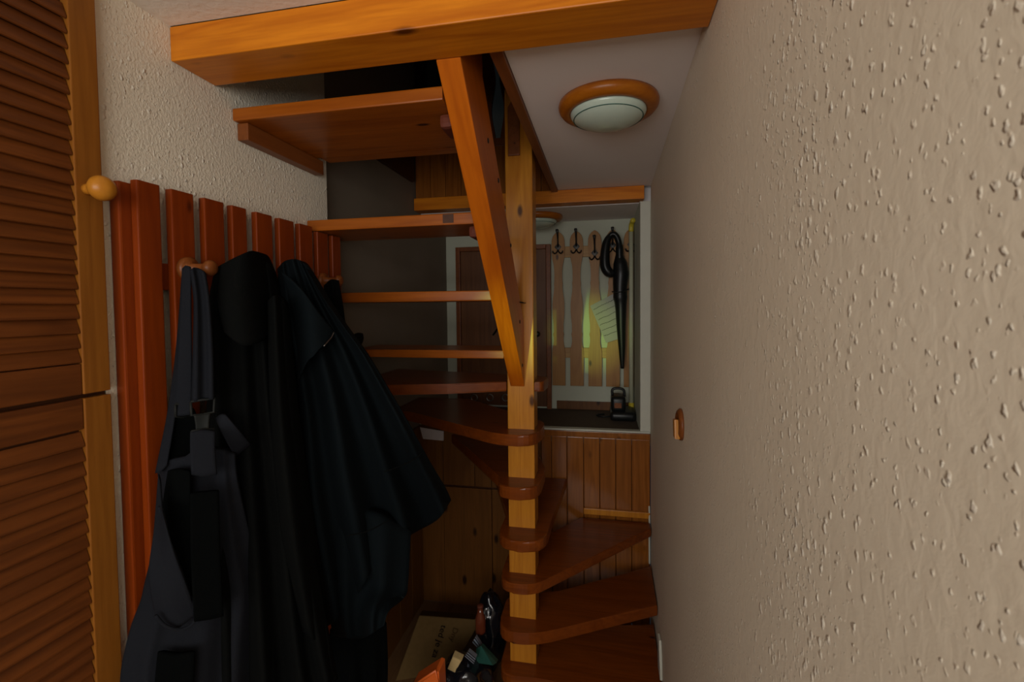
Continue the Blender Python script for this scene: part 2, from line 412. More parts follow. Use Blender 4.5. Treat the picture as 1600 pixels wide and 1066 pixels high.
# ------------------------------------------------------------------ upstairs balustrade
bal = empty('balustrade', (-.7, YP+.02, 2.338), 'dark balustrade with wavy flat balusters and plank base above the alcove', 'balustrade')
x = -1.045
for k in range(9):
    box('plank', x+.001, x+.089, YP-.005, YP+.012, 2.339, 2.60, M['plank'], bal, .002); x += .09
box('post', -1.046, -.985, YP+.013, YP+.05, 2.339, 3.35, M['dark_wood'], bal, .003)
box('bottom_rail', -.984, -.30, YP-.005, YP+.05, 2.601, 2.645, M['trimwood'], bal, .003)
box('top_rail', -1.046, -.30, YP-.005, YP+.05, 3.351, 3.40, M['trimwood'], bal, .003)
def wavy(hw, ph):
    pts = []
    for i in range(29):
        t = i/28; w = hw*(.78+.22*math.cos(t*4*math.pi+ph))
        pts.append((w, t))
    return pts
for k, cx in enumerate((-.76, -.63, -.50, -.37)):
    pr = wavy(.052, .4); z0, z1 = 2.646, 3.350
    poly = [(cx+w, z0+(z1-z0)*t) for w, t in pr] + [(cx-w, z0+(z1-z0)*t) for w, t in pr[::-1]]
    prism('baluster', poly, 1, YP+.012, YP+.034, M['trimwood'], bal, .002)

# ------------------------------------------------------------------ staircase
st = empty('staircase', (-.34, 1.95, 0), 'open wooden winding staircase with square pine newel and red-brown treads', 'staircase')
NX0, NX1, NY0, NY1 = -.398, -.284, 1.90, 2.0
nb = bmesh.new(); bm_box(nb, NX0, NX1, NY0, NY1, 0.001, 2.62, .004)
newel = finish('newel_post', nb, M['newel'], st)
tag(newel, 'square light pine newel post')
la, lb = on(1, NY0, 790, 245), on(1, NY0, 812, 160)
prism('lap_board', [(la[0]+.012, la[2]), (lb[0], la[2]), (lb[0], lb[2]-.05), (lb[0]-.012, lb[2]-.01), (lb[0]-.03, lb[2]+.01), (la[0]+.012, lb[2]-.02)], 1, NY0-.012, NY0-.0005, M['trimwood'], newel, .003)

def tread(poly, top, th, mat, bev=.008, name='tread'):
    return prism(name, poly, 2, top-th, top, mat, st, bev)
def smooth_poly(pts, n=6):
    """pts: (x, y, r) corner radius r rounds that corner"""
    out = []; m = len(pts)
    for i in range(m):
        p = Vector(pts[i][:2]); r = pts[i][2] if len(pts[i]) > 2 else 0
        if r <= 0: out.append(tuple(p)); continue
        a = Vector(pts[i-1][:2])-p; b = Vector(pts[(i+1) % m][:2])-p
        ra = min(r, a.length*.45); rb = min(r, b.length*.45)
        A = p+a.normalized()*ra; B = p+b.normalized()*rb
        for k in range(n+1):
            t = k/n; out.append(tuple((1-t)**2*A+2*t*(1-t)*p+t*t*B))
    return out
# straight flight
for (ya, yb, top, th) in ((1.105, 1.44, 2.268, .034), (1.418, 1.665, 2.021, .037), (1.588, 1.85, 1.779, .037), (1.785, 2.02, 1.546, .033)):
    xl_ = WL+.002 if yb < 1.53 else (-.99+.002 if ya < 1.53 else -1.048)
    if ya < 1.53 and yb > 1.53:
        poly = [(WL+.002, ya), (-.388, ya), (-.388, yb), (-1.048, yb), (-1.048, 1.542), (WL+.002, 1.542)]
    else:
        poly = [(xl_, ya), (-.388, ya), (-.388, yb), (xl_, yb)]
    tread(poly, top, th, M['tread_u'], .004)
box('tread_back_strip', WL+.04, -.388, 1.443, 1.50, 2.236, 2.262, M['tread_u'], st, .003)
p = on(1, 1.4165, 701, 343); box('stain', p[0]-.020, p[0]+.016, 1.4165, 1.4178, 1.990, 2.018, M['dark_wood'], st)
# winders around the newel
G = .03
def nose(l, r, f, back):   # rounded collar round the front of the newel, from right-back to left-back
    return [(l, back, 0), (l, f, .07), (r, f, .07)]
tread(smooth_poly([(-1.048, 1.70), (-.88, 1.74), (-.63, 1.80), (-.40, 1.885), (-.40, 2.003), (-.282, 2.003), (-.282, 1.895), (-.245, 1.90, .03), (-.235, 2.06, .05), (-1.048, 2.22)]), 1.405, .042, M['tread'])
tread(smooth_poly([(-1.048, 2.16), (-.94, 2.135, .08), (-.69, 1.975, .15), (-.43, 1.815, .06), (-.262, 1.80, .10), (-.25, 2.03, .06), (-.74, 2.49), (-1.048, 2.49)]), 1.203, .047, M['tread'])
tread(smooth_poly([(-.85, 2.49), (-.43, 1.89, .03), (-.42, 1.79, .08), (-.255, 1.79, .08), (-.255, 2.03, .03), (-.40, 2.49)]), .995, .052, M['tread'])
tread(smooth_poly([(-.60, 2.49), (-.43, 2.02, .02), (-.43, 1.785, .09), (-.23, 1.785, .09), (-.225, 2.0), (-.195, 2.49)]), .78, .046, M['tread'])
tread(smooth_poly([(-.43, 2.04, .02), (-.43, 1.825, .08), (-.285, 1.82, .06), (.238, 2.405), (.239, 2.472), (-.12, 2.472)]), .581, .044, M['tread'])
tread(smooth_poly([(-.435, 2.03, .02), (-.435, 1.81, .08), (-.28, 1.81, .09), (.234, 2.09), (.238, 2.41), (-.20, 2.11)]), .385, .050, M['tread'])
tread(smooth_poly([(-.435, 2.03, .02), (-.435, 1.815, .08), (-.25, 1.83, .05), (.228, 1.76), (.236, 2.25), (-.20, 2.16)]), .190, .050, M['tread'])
# sloping stringer plank, on edge
front = [(1.052, 2.303), (1.895, 1.388)]
poly = [(1.053, 2.300), (1.897, 1.385), (1.8975, 1.655), (1.255, 2.355), (1.255, 2.45), (1.053, 2.45)]
sg = prism('stringer', poly, 0, -.384, -.324, M['string'], st, .003)
for (yy, zz) in ((1.31, 2.20), (1.44, 2.12), (1.63, 1.94), (1.80, 1.66), (1.85, 1.48)):
    lathe('screw_plug', [(.008, 0), (.008, .0015), (.004, .003)], (-.3243, yy, zz), M['metal'], sg, 'x', 12)
tube('metal_strap', [(-.322, 1.80, 1.738), (-.322, 1.86, 1.736), (-.322, 1.896, 1.735)], .009, M['metal'], sg, 8, .25)
# cleats and corner blocks
box('cleat', WL+.001, -.955, 1.12, 1.47, 2.186, 2.233, M['trimwood'], st, .003)
box('cleat', -.425, -.386, 1.18, 1.275, 2.196, 2.233, M['red'], st, .012)
box('cleat', -.425, -.386, 1.44, 1.56, 1.945, 1.983, M['red'], st, .012)
# ------------------------------------------------------------------ ceiling lamps
def ceiling_lamp(c, label, r=.150):
    e = empty('ceiling_lamp', c, label, 'lamp', 'round ceiling lamps')
    lathe('wood_ring', [(r*.98, -.001), (r, -.010), (r*.985, -.020), (r*.93, -.030), (r*.80, -.034), (r*.74, -.030), (r*.74, -.001)], c, M['lampring'], e, 'z', 64)
    lathe('glass_shade', [(r*.735, -.022), (r*.755, -.034), (r*.74, -.040), (r*.66, -.052), (r*.5, -.064), (r*.3, -.072), (.004, -.076)], c, M['glass'], e, 'z', 64)
    bm = bmesh.new()
    pts = [(c[0]+r*.69*math.cos(a), c[1]+r*.69*math.sin(a), c[2]-.0495) for a in [2*math.pi*k/60 for k in range(61)]]
    bm_tube(bm, pts, .0012, 6)
    finish('green_line', bm, M['green'], e, True)
    return e
ceiling_lamp((.017, 1.452, 2.3375), 'round opal glass lamp with wooden ring on white landing ceiling')
ceiling_lamp((-.385, 2.79, 2.2675), 'wooden ring lamp mostly hidden behind newel on alcove ceiling', .15)

# ------------------------------------------------------------------ switch
zc = 1.370; yc = 1.41; xw = wr(yc)-.0005
sw = empty('wall_switch', (xw, yc, zc), 'small round wooden switch plate on the rough right wall', 'switch')
lathe('plate', [(.046, 0), (.046, -.006), (.040, -.012), (.034, -.014), (.031, -.008), (.0, -.008)][:5]+[(.002, -.008)], (xw, yc, zc), M['trimwood'], sw, 'x', 40)
prism('rocker', [(yc-.020, zc+.018), (yc-.030, zc-.036), (yc+.002, zc-.038), (yc+.012, zc+.014)], 0, xw-.024, xw-.008, M['knob'], sw, .004)

# ------------------------------------------------------------------ wardrobe with louvred doors
wd = empty('wardrobe', (-1.2, .17, 0), 'built-in wardrobe with dark louvred wooden doors at left edge', 'wardrobe')
XF = -.965
box('body', -1.50, -.9875, -.44, .748, .02, 2.375, M['dark_wood'], wd)
lou_me = None
def louvre_door(za, zb, knob=None, ya=.20, yb=.743):
    d = box('door', -.9865, -.9835, ya, yb, za, zb, M['dark_wood'], wd)
    box('stile', -.9834, XF, yb-.048, yb, za, zb, M['stile'], d, .002)
    box('stile', -.9834, XF, ya, ya+.048, za, zb, M['stile'], d, .002)
    box('rail', -.9834, XF-.003, ya+.049, yb-.049, za, za+.058, M['louver'], d, .002)
    box('rail', -.9834, XF-.003, ya+.049, yb-.049, zb-.058, zb, M['louver'], d, .002)
    z = za+.060; L0, L1 = ya+.049, yb-.0495
    first = None
    while z < zb-.086:
        if first is None:
            bm = bmesh.new()
            poly = [(-.9825, .006), (XF-.008, -.001), (XF-.004, .001), (XF-.004, .006), (-.9825, .0315), (-.9832, .029)]
            poly = [(-.9790, .022), (-.9695, -.0005), (-.9668, .0010), (-.9668, .0045), (-.9755, .0285), (-.9790, .0285)]
            bm_prism(bm, [(p[0], p[1]+z) for p in poly], 1, L0, L1, .0006)
            first = finish('louver', bm, M['louver'], d); base = z; lz = first.location.z
        else:
            c = first.copy(); COL.objects.link(c); c.location.z = lz+(z-base)
        z += .0277
    if knob:
        y, zz = knob
        k = lathe('knob', [(.011, 0), (.010, .006), (.009, .012), (.012, .017), (.019, .023), (.0235, .031), (.0235, .038), (.020, .046), (.012, .052), (.002, .054)], (XF, y, zz), M['knob'], d, 'x', 36)
        tag(k, 'round turned pine knob')
    return d
louvre_door(1.562, 2.372, (.715, 1.952))
louvre_door(.10, 1.554)
louvre_door(1.562, 2.372, None, -.40, .196)
louvre_door(.10, 1.554, None, -.40, .196)

# ------------------------------------------------------------------ slatted coat rack on the left wall
cr = empty('slatted_coat_rack', (-.97, 1.15, .30), 'tall red-brown slatted coat rack fixed to the rough left wall', 'coat rack')
bd = box('back_board', WL+.001, -.9635, .772, .842, .32, 1.985, M['slat'], cr, .004)
XS = -.945
ys = [(.795, .846), (.873, .930), (.960, 1.018), (1.045, 1.094), (1.131, 1.193), (1.223, 1.289), (1.317, 1.383), (1.410, 1.470), (1.498, 1.549)]
for i, (a, b) in enumerate(ys):
    box('slat', -.9630, XS, a, b, .34, 1.992 if i < 7 else 1.981, M['slat'], cr, .003)
box('batten', WL+.001, -.9635, .843, 1.54, 1.765, 1.825, M['slat'], cr, .003)
box('batten', WL+.001, -.9635, .843, 1.54, .60, .66, M['slat'], cr, .003)
for y in (.905, 1.06, 1.245, 1.43):
    lathe('peg', [(.027, 0), (.027, .010), (.022, .014), (.012, .016), (.011, .045), (.013, .055), (.018, .060), (.018, .068), (.012, .074), (.002, .075)], (XS, y, 1.815), M['trimwood'], cr, 'x', 24)

# ------------------------------------------------------------------ alcove: door, pine rack, umbrella ...
dY = YB-.001
dx0, dx1 = on(1, YB, 714, 400)[0], on(1, YB, 861, 400)[0]; dz1 = on(1, YB, 760, 386)[2]
d1 = structure(empty('door_1', ((dx0+dx1)/2, YB, 1.046)), 'low brown cupboard door with three round vents in the alcove')
box('leaf', dx0+.032, dx1-.032, dY-.022, dY-.002, 1.06, dz1-.03, M['door'], d1, .002)
box('frame', dx0, dx0+.03, dY-.034, dY-.001, 1.046, dz1, M['trimwood'], d1, .003)
box('frame', dx1-.03, dx1, dY-.034, dY-.001, 1.046, dz1, M['trimwood'], d1, .003)
box('frame', dx0+.031, dx1-.031, dY-.034, dY-.001, dz1-.029, dz1, M['trimwood'], d1, .003)
for px in (741, 765.5, 790):
    p = on(1, dY-.024, px, 621.5)
    bm = bmesh.new(); bm_tube(bm, [(p[0]+.022*math.cos(a), dY-.024, p[2]+.022*math.sin(a)) for a in [2*math.pi*k/32 for k in range(33)]], .004, 6)
    v = finish('vent_ring', bm, M['steel'], d1, True)
p = on(1, dY-.03, 840, 522); lathe('door_knob', [(.008, 0), (.008, -.015), (.018, -.02), (.018, -.03), (.004, -.034)], (p[0], dY-.022, p[2]), M['metal'], d1, 'y', 20)
pa, pb = on(1, dY-.03, 770, 524), on(1, dY-.03, 796, 488)
tube('brace', [(pa[0], dY-.026, pa[2]), (pb[0], dY-.026, pb[2])], .006, M['metal'], d1, 8)

pr_ = empty('ornamental_coat_rack', (-.05, YB-.03, 1.20), 'light pine coat rack with five wavy boards on the alcove wall', 'coat rack')
RY0, RY1 = YB-.040, YB-.022
prof = [(0, .0), (.012, .45), (.030, .78), (.055, .96), (.085, 1), (.12, 1), (.15, .97), (.18, .86), (.215, .68), (.25, .60), (.29, .58), (.32, .60), (.335, .66), (.36, .62), (.39, .68), (.43, .82), (.47, .90), (.52, .90), (.56, .84), (.60, .74), (.63, .68), (.645, .72), (.665, .82), (.685, .74), (.71, .68), (.735, .76), (.755, .93), (.78, .99), (.85, 1), (1.0, 1)]
zt, zb_ = 2.200, 1.205
hooks = []
rack_x = [on(1, RY0, p, 480)[0] for p in (872.5, 901, 929.5, 957.5, 985.5)]
for i, cx in enumerate(rack_x):
    hw = .0425; dz = .0
    poly = [(cx+hw*w, zt-(zt-zb_)*t) for t, w in prof if w > 0 or t > 0]
    poly = [(cx, zt)] + poly + [(cx-hw*w, zt-(zt-zb_)*t) for t, w in prof[::-1] if t > 0]
    if i == 4: poly = [(min(q[0], .1895), q[1]) for q in poly]
    prism('slat', poly, 1, RY0, RY1, M['rackpine'], pr_, .002)
for za, zc2 in ((2.035, 2.105), (1.385, 1.45)):
    box('batten', rack_x[0]-.03, .188, RY1+.0005, YB-.001, za, zc2, M['batten'], pr_, .002)
for i, cx in enumerate(rack_x):
    z = 2.10 if i != 2 else 2.055
    hy = RY0-.002
    h = bmesh.new()
    bm_prism(h, [(cx, z+.026), (cx+.022, z), (cx, z-.026), (cx-.022, z)], 1, hy-.005, hy+.0015, .001)
    bm_tube(h, [(cx, hy-.003, z), (cx, hy-.010, z+.04), (cx-.001, hy-.02, z+.08), (cx-.002, hy-.04, z+.105)], [.005, .005, .006, .010], 8)
    for s in (-1, 1):
        bm_tube(h, spline([(cx, hy-.004, z-.018), (cx+s*.009, hy-.010, z-.036), (cx+s*.021, hy-.020, z-.043), (cx+s*.031, hy-.026, z-.034), (cx+s*.031, hy-.026, z-.027)], 12), .0045, 8)
    finish('hook', h, M['metal'], pr_, True)

# umbrella
UY = RY0-.085
def U(px, py, y=None): return tuple(on(1, UY if y is None else y, px, py))
um = empty('umbrella', U(973, 575), 'closed black umbrella with crook handle hanging in the alcove', 'umbrella')
hp = spline([U(968, 430), U(968, 400), U(967, 380), U(962, 368), U(955, 367), U(948, 378), U(945, 400), U(946, 418), U(953, 427), U(959, 424)], 40)
tube('handle', hp, [.030]*8+[.024]*10+[.021+.021*math.sin(math.pi*min(1, k/24.0)) for k in range(22)], M['umbrella'], um, 14, .75)
cp = spline([U(967, 398), U(969, 412), U(970, 428), U(969, 445), U(969, 462), U(970, 480), U(970.5, 510), U(971.5, 540), U(972, 562), U(972.5, 576)], 40)
rr = np.interp(np.linspace(0, 1, 40), [0, .10, .22, .32, .42, .46, .52, .80, .93, 1], [.020, .040, .048, .044, .040, .043, .036, .020, .013, .010])
cv = tube('canopy', cp, [float(r) for r in rr], M['umbrella'], um, 16)
tube('strap', [U(957, 456, UY-.03), U(963, 457, UY-.045), U(972, 456, UY-.045), U(982, 452, UY-.03)], .010, M['umbrella'], um, 8, .4)

# handwritten note behind the umbrella
NYp = RY0-.045
def sheet(name, px, y, mat, parent=None, th=.002, bend=0.0):
    P = [on(1, y+(bend*((i in (1, 2))*2-1)), *p) for i, p in enumerate(px)]
    bm = bmesh.new(); A = [bm.verts.new(p) for p in P]; B = [bm.verts.new(p+np.array([0, th, 0])) for p in P]
    bm.faces.new(A); bm.faces.new(B[::-1]); n = len(P)
    for i in range(n): bm.faces.new((A[i], A[(i+1) % n], B[(i+1) % n], B[i]))
    return finish(name, bm, mat, parent)
c4 = [(922, 478), (961, 458), (972, 528), (947, 536)]
nt_ = empty('paper_note', on(1, NYp, 950, 534), 'tilted handwritten paper note hanging behind the umbrella', 'note')
sheet('sheet', c4, NYp, M['paper'], nt_, .0015)
rnd = random.Random(3)
def lerp(a, b, t): return (a[0]+(b[0]-a[0])*t, a[1]+(b[1]-a[1])*t)
for k in range(6):
    t = .12+.14*k
    a, b = lerp(c4[0], c4[3], t), lerp(c4[1], c4[2], t)
    pts = []
    for j in range(26):
        q = lerp(a, b, .06+.88*j/25*(.8+.2*rnd.random() if j == 25 else 1))
        pts.append(on(1, NYp-.0012, q[0]+.5*math.sin(j*1.9+k), q[1]+1.5*math.sin(j*2.3+k*2)*rnd.random()))
    tube('handwriting', pts, .0011, M['ink'], nt_, 5)

# pale pole with yellow ends
pp = empty('pale_pole', (.172, YB-.03, 1.046), 'pale pole with bent yellow top in right alcove corner', 'pole')
px_, py_ = .170, RY0-.062
tube('shaft', [(px_, py_, 1.12), (px_, py_, 2.17)], .0135, M['pale'], pp, 12)
tube('yellow_bend', spline([(px_, py_, 2.171), (px_+.001, py_-.005, 2.205), (px_+.006, py_-.03, 2.228), (px_+.008, py_-.06, 2.228)], 12), .015, M['yellow'], pp, 12)
tube('yellow_foot', [(px_, py_, 1.048), (px_, py_, 1.119)], .017, M['yellow'], pp, 12)

# black bag on the alcove floor
bx0, bx1 = .035, .185
bg = empty('black_tool_bag', (.11, YB-.18, 1.046), 'black tool bag with handle on the alcove floor', 'bag')
bm = bmesh.new(); bm_box(bm, bx0+.005, bx1, YB-.30, YB-.09, 1.047, 1.10, .02); finish('base', bm, M['umbrella'], bg, True)
bm = bmesh.new(); bm_box(bm, bx0+.01, bx0+.095, YB-.27, YB-.12, 1.095, 1.185, .02); finish('body', bm, M['umbrella'], bg, True)
tube('handle', spline([(bx0+.02, YB-.2, 1.18), (bx0+.02, YB-.2, 1.215), (bx0+.05, YB-.2, 1.225), (bx0+.085, YB-.2, 1.215), (bx0+.09, YB-.2, 1.175)], 16), .008, M['umbrella'], bg, 8)
box('label', bx0+.03, bx0+.07, YB-.2725, YB-.270, 1.12, 1.15, M['trimwood'], bg)
tube('cable', spline([(bx0+.01, YB-.2, 1.053), (bx0-.04, YB-.21, 1.052), (bx0-.075, YB-.17, 1.052), (bx0-.03, YB-.14, 1.052)], 16), .005, M['umbrella'], bg, 6)

# ------------------------------------------------------------------ garments
def poly_at(pts, t):
    P = [np.array(p, float) for p in pts]
    seg = [np.linalg.norm(b-a) for a, b in zip(P, P[1:])]; tot = sum(seg); s = t*tot
    for a, b, l in zip(P, P[1:], seg):
        if s <= l or b is P[-1]:
            return a+(b-a)*min(1.0, s/max(l, 1e-9))
        s -= l
def patch(name, top, bottom, left, right, xfun, mat, parent=None, th=.02, nu=36, nv=56, lens=True):
    """cloth between four border curves (photo outline) hung at the real distance xfun(u,v) from the wall; given thickness"""
    T = spline(top, nu); B = spline(bottom, nu); Lf = spline(left, nv); R = spline(right, nv)
    bm = bmesh.new(); Fv = []; Bv = []
    for j in range(nv):
        v = j/(nv-1); rf = []; rb = []
        for i in range(nu):
            u = i/(nu-1)
            q = (1-v)*T[i]+v*B[i]+(1-u)*Lf[j]+u*R[j]-((1-u)*(1-v)*T[0]+u*(1-v)*T[-1]+(1-u)*v*B[0]+u*v*B[-1])
            X = xfun(u, v)
            e = min(1.0, min(u, 1-u)*7)**.5*(min(1.0, min(v+.15, 1-v+.05)*5))**.5
            p = on(0, X, q[0], q[1])
            rf.append(bm.verts.new(p))
            # the cloth's back: straight behind, along the view-independent wall normal and corridor
            rb.append(bm.verts.new(p+np.array([-.35, .94, 0])*(th*e+.004)))
        Fv.append(rf); Bv.append(rb)
    for j in range(nv-1):
        for i in range(nu-1):
            bm.faces.new((Fv[j][i], Fv[j][i+1], Fv[j+1][i+1], Fv[j+1][i]))
            bm.faces.new((Bv[j][i], Bv[j+1][i], Bv[j+1][i+1], Bv[j][i+1]))
    for j in range(nv-1):
        bm.faces.new((Fv[j][0], Fv[j+1][0], Bv[j+1][0], Bv[j][0])); bm.faces.new((Fv[j][-1], Bv[j][-1], Bv[j+1][-1], Fv[j+1][-1]))
    for i in range(nu-1):
        bm.faces.new((Fv[0][i], Bv[0][i], Bv[0][i+1], Fv[0][i+1])); bm.faces.new((Fv[-1][i], Fv[-1][i+1], Bv[-1][i+1], Bv[-1][i]))
    return finish(name, bm, mat, parent, True)
def folds(u, v, lines):
    s = 0
    for u0, u1, w, a in lines:       # a ridge running from u0 at the top to u1 at the hem
        s += a*(.25+.75*v)*math.exp(-((u-(u0+(u1-u0)*v))/w)**2)
    return s
def path_px(pts, X, n=20):
    return [on(0, X, *q) for q in spline(pts, n)]

# far black garment
g = empty('black_garment', on(0, -.86, 540, 560), 'small black garment hanging at far end of the slatted rack', 'garment')
patch('body', [(506, 446), (517, 437), (529, 438)], [(530, 600), (560, 560), (573, 560)], [(506, 446), (508, 500), (530, 600)], [(529, 438), (536, 480), (541, 512), (558, 535), (573, 560)],
      lambda u, v: -.905+.05*u+.04*v+folds(u, v, [(.5, .5, .12, .02)]), M['black'], g, .03, 16, 24)
patch('cuff', [(548, 526), (556, 521), (567, 522)], [(552, 545), (560, 546), (565, 536)], [(548, 526), (550, 535), (552, 545)], [(567, 522), (568, 529), (565, 536)],
      lambda u, v: -.835+.02*math.sin(3*u), M['black'], g, .03, 10, 10)

# navy padded coat
nv_ = empty('navy_coat', on(0, -.7, 600, 1000), 'dark navy padded coat flaring out beside the stair treads', 'coat')
def x_navy(u, v):
    quilt = .012*abs(math.sin(v*9.5*math.pi/2.2))
    return -.865+.30*u*min(1, .35+v)+.05*v+folds(u, v, [(.18, .10, .07, .05), (.42, .32, .08, .06), (.62, .58, .07, .05), (.85, .86, .10, .05)])-.012*quilt
patch('body', [(433, 420), (445, 408), (462, 405), (474, 412), (485, 432)], [(505, 985), (545, 950), (590, 880), (640, 838), (684, 812), (705, 782)],
      [(433, 420), (440, 520), (458, 640), (470, 800), (505, 985)], [(485, 432), (512, 474), (541, 512), (575, 556), (605, 605), (640, 664), (672, 722), (696, 762), (705, 782)],
      x_navy, M['navy'], nv_, .06, 56, 72)
patch('sleeve', [(498, 820), (560, 800), (642, 830)], [(520, 995), (565, 998), (600, 978)], [(498, 820), (505, 900), (520, 995)], [(642, 830), (638, 910), (632, 934), (608, 955), (600, 978)],
      lambda u, v: -.80+.22*u+folds(u, v, [(.3, .25, .12, .03), (.75, .7, .1, .035)]), M['navy'], nv_, .05, 24, 28)
patch('collar', [(440, 425), (458, 440), (478, 462), (500, 492), (522, 518)], [(464, 600), (470, 585), (480, 565), (489, 557), (498, 546)],
      [(440, 425), (455, 480), (462, 540), (464, 600)], [(522, 518), (515, 530), (507, 538), (498, 546)],
      lambda u, v: -.80+.10*u+.02*math.sin(math.pi*u), M['navy'], nv_, .012, 22, 26)
for sp_ in ([(600, 738), (640, 722), (662, 706)], [(540, 838), (575, 830), (610, 812)]):
    tube('seam', [on(0, -.50-.0012*(670-q[0]), *q) for q in spline(sp_, 12)], .0016, M['black'], nv_, 6)
zp = path_px([(522, 519), (518, 527), (512, 534), (506, 541)], -.695, 12)
tube('zip', zp, .0016, M['steel'], nv_, 6)

# black jacket in the middle
bj = empty('black_jacket', on(0, -.75, 440, 1060), 'black jacket hanging between the grey overalls and the navy coat', 'jacket')
def x_bj(u, v):
    return -.90+.13*u*(.5+v)+.03*v+folds(u, v, [(.15, .12, .09, .04), (.38, .40, .08, .045), (.62, .68, .08, .04), (.85, .9, .09, .04)])
patch('body', [(328, 455), (338, 420), (362, 408), (385, 402), (396, 393), (408, 398), (420, 425), (432, 450)], [(330, 1085), (400, 1090), (470, 1085), (528, 1062)],
      [(328, 455), (324, 560), (322, 700), (326, 900), (330, 1085)], [(432, 450), (446, 560), (462, 700), (490, 860), (510, 980), (528, 1062)], x_bj, M['black'], bj, .06, 48, 64)
patch('sleeve', [(418, 470), (430, 462), (446, 480)], [(470, 985), (490, 1000), (512, 985)], [(418, 470), (422, 640), (440, 840), (470, 985)], [(446, 480), (462, 640), (486, 800), (512, 985)],
      lambda u, v: -.80+.06*v+.05*math.sin(math.pi*u), M['black'], bj, .05, 18, 40)
lathe('snap', [(.006, 0), (.006, .002), (.003, .003)], on(0, -.70, 506, 1001), M['steel'], bj, 'x', 14)
patch('hood', [(345, 414), (372, 400), (396, 392), (414, 404)], [(350, 520), (380, 540), (410, 530), (430, 500)], [(345, 414), (340, 470), (350, 520)], [(414, 404), (424, 440), (430, 500)],
      lambda u, v: -.86+.05*math.sin(math.pi*u)+.03*v, M['black'], bj, .03, 20, 24)

# grey-black trousers behind, low
gt = empty('dark_grey_trousers', on(0, -.80, 560, 1070), 'dark grey trouser leg hanging low under the navy coat', 'trousers')
patch('leg', [(515, 985), (560, 1000), (604, 975)], [(520, 1110), (560, 1112), (604, 1110)], [(515, 985), (516, 1050), (520, 1110)], [(604, 975), (606, 1040), (604, 1110)],
      lambda u, v: -.82+.14*u+folds(u, v, [(.4, .4, .12, .02), (.75, .75, .1, .02)]), M['grey_d'], gt, .05, 18, 18)

# grey bib overalls
ov = empty('bib_overalls', on(0, -.90, 300, 1090), 'grey work bib overalls hanging by their straps from a peg', 'overalls')
def x_ov(u, v):
    return -.940+.135*u+.02*math.sin(math.pi*u)+folds(u, v, [(.30, .20, .06, .008), (.55, .62, .08, .010), (.80, .82, .07, .016)])
patch('body', [(246, 738), (258, 722), (285, 716), (302, 706), (335, 704), (352, 708), (366, 712)], [(186, 1085), (250, 1092), (330, 1092), (410, 1088)],
      [(246, 738), (250, 800), (238, 860), (226, 910), (219, 940), (204, 980), (190, 1040), (186, 1085)], [(366, 712), (370, 750), (388, 830), (405, 895), (416, 930), (414, 1000), (410, 1088)],
      x_ov, M['grey'], ov, .025, 44, 60)
patch('side_panel', [(262, 736), (280, 734), (296, 738)], [(246, 945), (272, 962), (304, 956)], [(262, 736), (252, 800), (244, 870), (246, 945)], [(296, 738), (297, 800), (298, 880), (304, 956)],
      lambda u, v: -.878+.05*u, M['grey_d'], ov, .006, 14, 26)
patch('side_flap', [(247, 742), (250, 790), (252, 800)], [(243, 968), (270, 985), (306, 962)], [(247, 742), (240, 830), (232, 900), (243, 968)], [(252, 800), (270, 862), (290, 915), (306, 962)],
      lambda u, v: -.872+.055*u+.01*math.sin(3*v), M['grey'], ov, .006, 16, 30)
patch('pocket_patch', [(297, 772), (320, 770), (341, 768)], [(303, 972), (326, 969), (348, 964)], [(297, 772), (298, 870), (303, 972)], [(341, 768), (343, 860), (348, 964)],
      lambda u, v: -.806+.028*u, M['grey_d'], ov, .008, 12, 24)
patch('bib_tab', [(297, 676), (316, 673), (335, 675)], [(299, 742), (318, 745), (338, 742)], [(297, 676), (297, 705), (299, 742)], [(335, 675), (335, 705), (338, 742)],
      lambda u, v: -.818+.026*u, M['grey'], ov, .008, 10, 12)
patch('bib_back', [(266, 640), (284, 636), (302, 640)], [(258, 742), (285, 745), (340, 740)], [(266, 640), (262, 690), (258, 742)], [(302, 640), (325, 690), (340, 740)],
      lambda u, v: -.915+.03*u, M['grey_d'], ov, .006, 14, 20)
bs = patch('strap', [(296, 424), (303, 418), (312, 421), (321, 428)], [(299, 628), (318, 626), (334, 624)], [(296, 424), (302, 470), (301, 540), (299, 628)], [(321, 428), (327, 470), (332, 540), (334, 624)],
      lambda u, v: -.868+.028*u+.028*v+.006*math.sin(9*u), M['grey'], ov, .006, 12, 40)
patch('strap', [(284, 420), (290, 415), (297, 418)], [(275, 650), (286, 650), (298, 648)], [(284, 420), (281, 500), (277, 580), (275, 650)], [(297, 418), (298, 500), (299, 580), (298, 648)],
      lambda u, v: -.885+.02*u+.02*v, M['grey'], ov, .006, 10, 40)
patch('back_strap', [(284, 425), (288, 418), (292, 420)], [(242, 740), (250, 738), (260, 728)], [(284, 425), (275, 540), (262, 640), (242, 740)], [(292, 420), (283, 540), (274, 640), (260, 728)],
      lambda u, v: -.925+.02*u+.01*v, M['grey'], ov, .006, 8, 40)
patch('strap_end', [(336, 654), (344, 648), (352, 649)], [(367, 714), (379, 705), (391, 695)], [(336, 654), (348, 680), (367, 714)], [(352, 649), (370, 670), (391, 695)],
      lambda u, v: -.825+.02*u+.015*math.sin(3*v), M['grey'], ov, .006, 10, 14)
lip = [on(0, -.812-.0006*(305-q[0]), *q) for q in spline([(249, 792), (258, 830), (274, 870), (292, 920), (306, 958), (300, 976), (280, 984), (258, 978), (243, 962)], 40)]
tube('pocket_lip', lip, .0032, M['grey'], ov, 8)
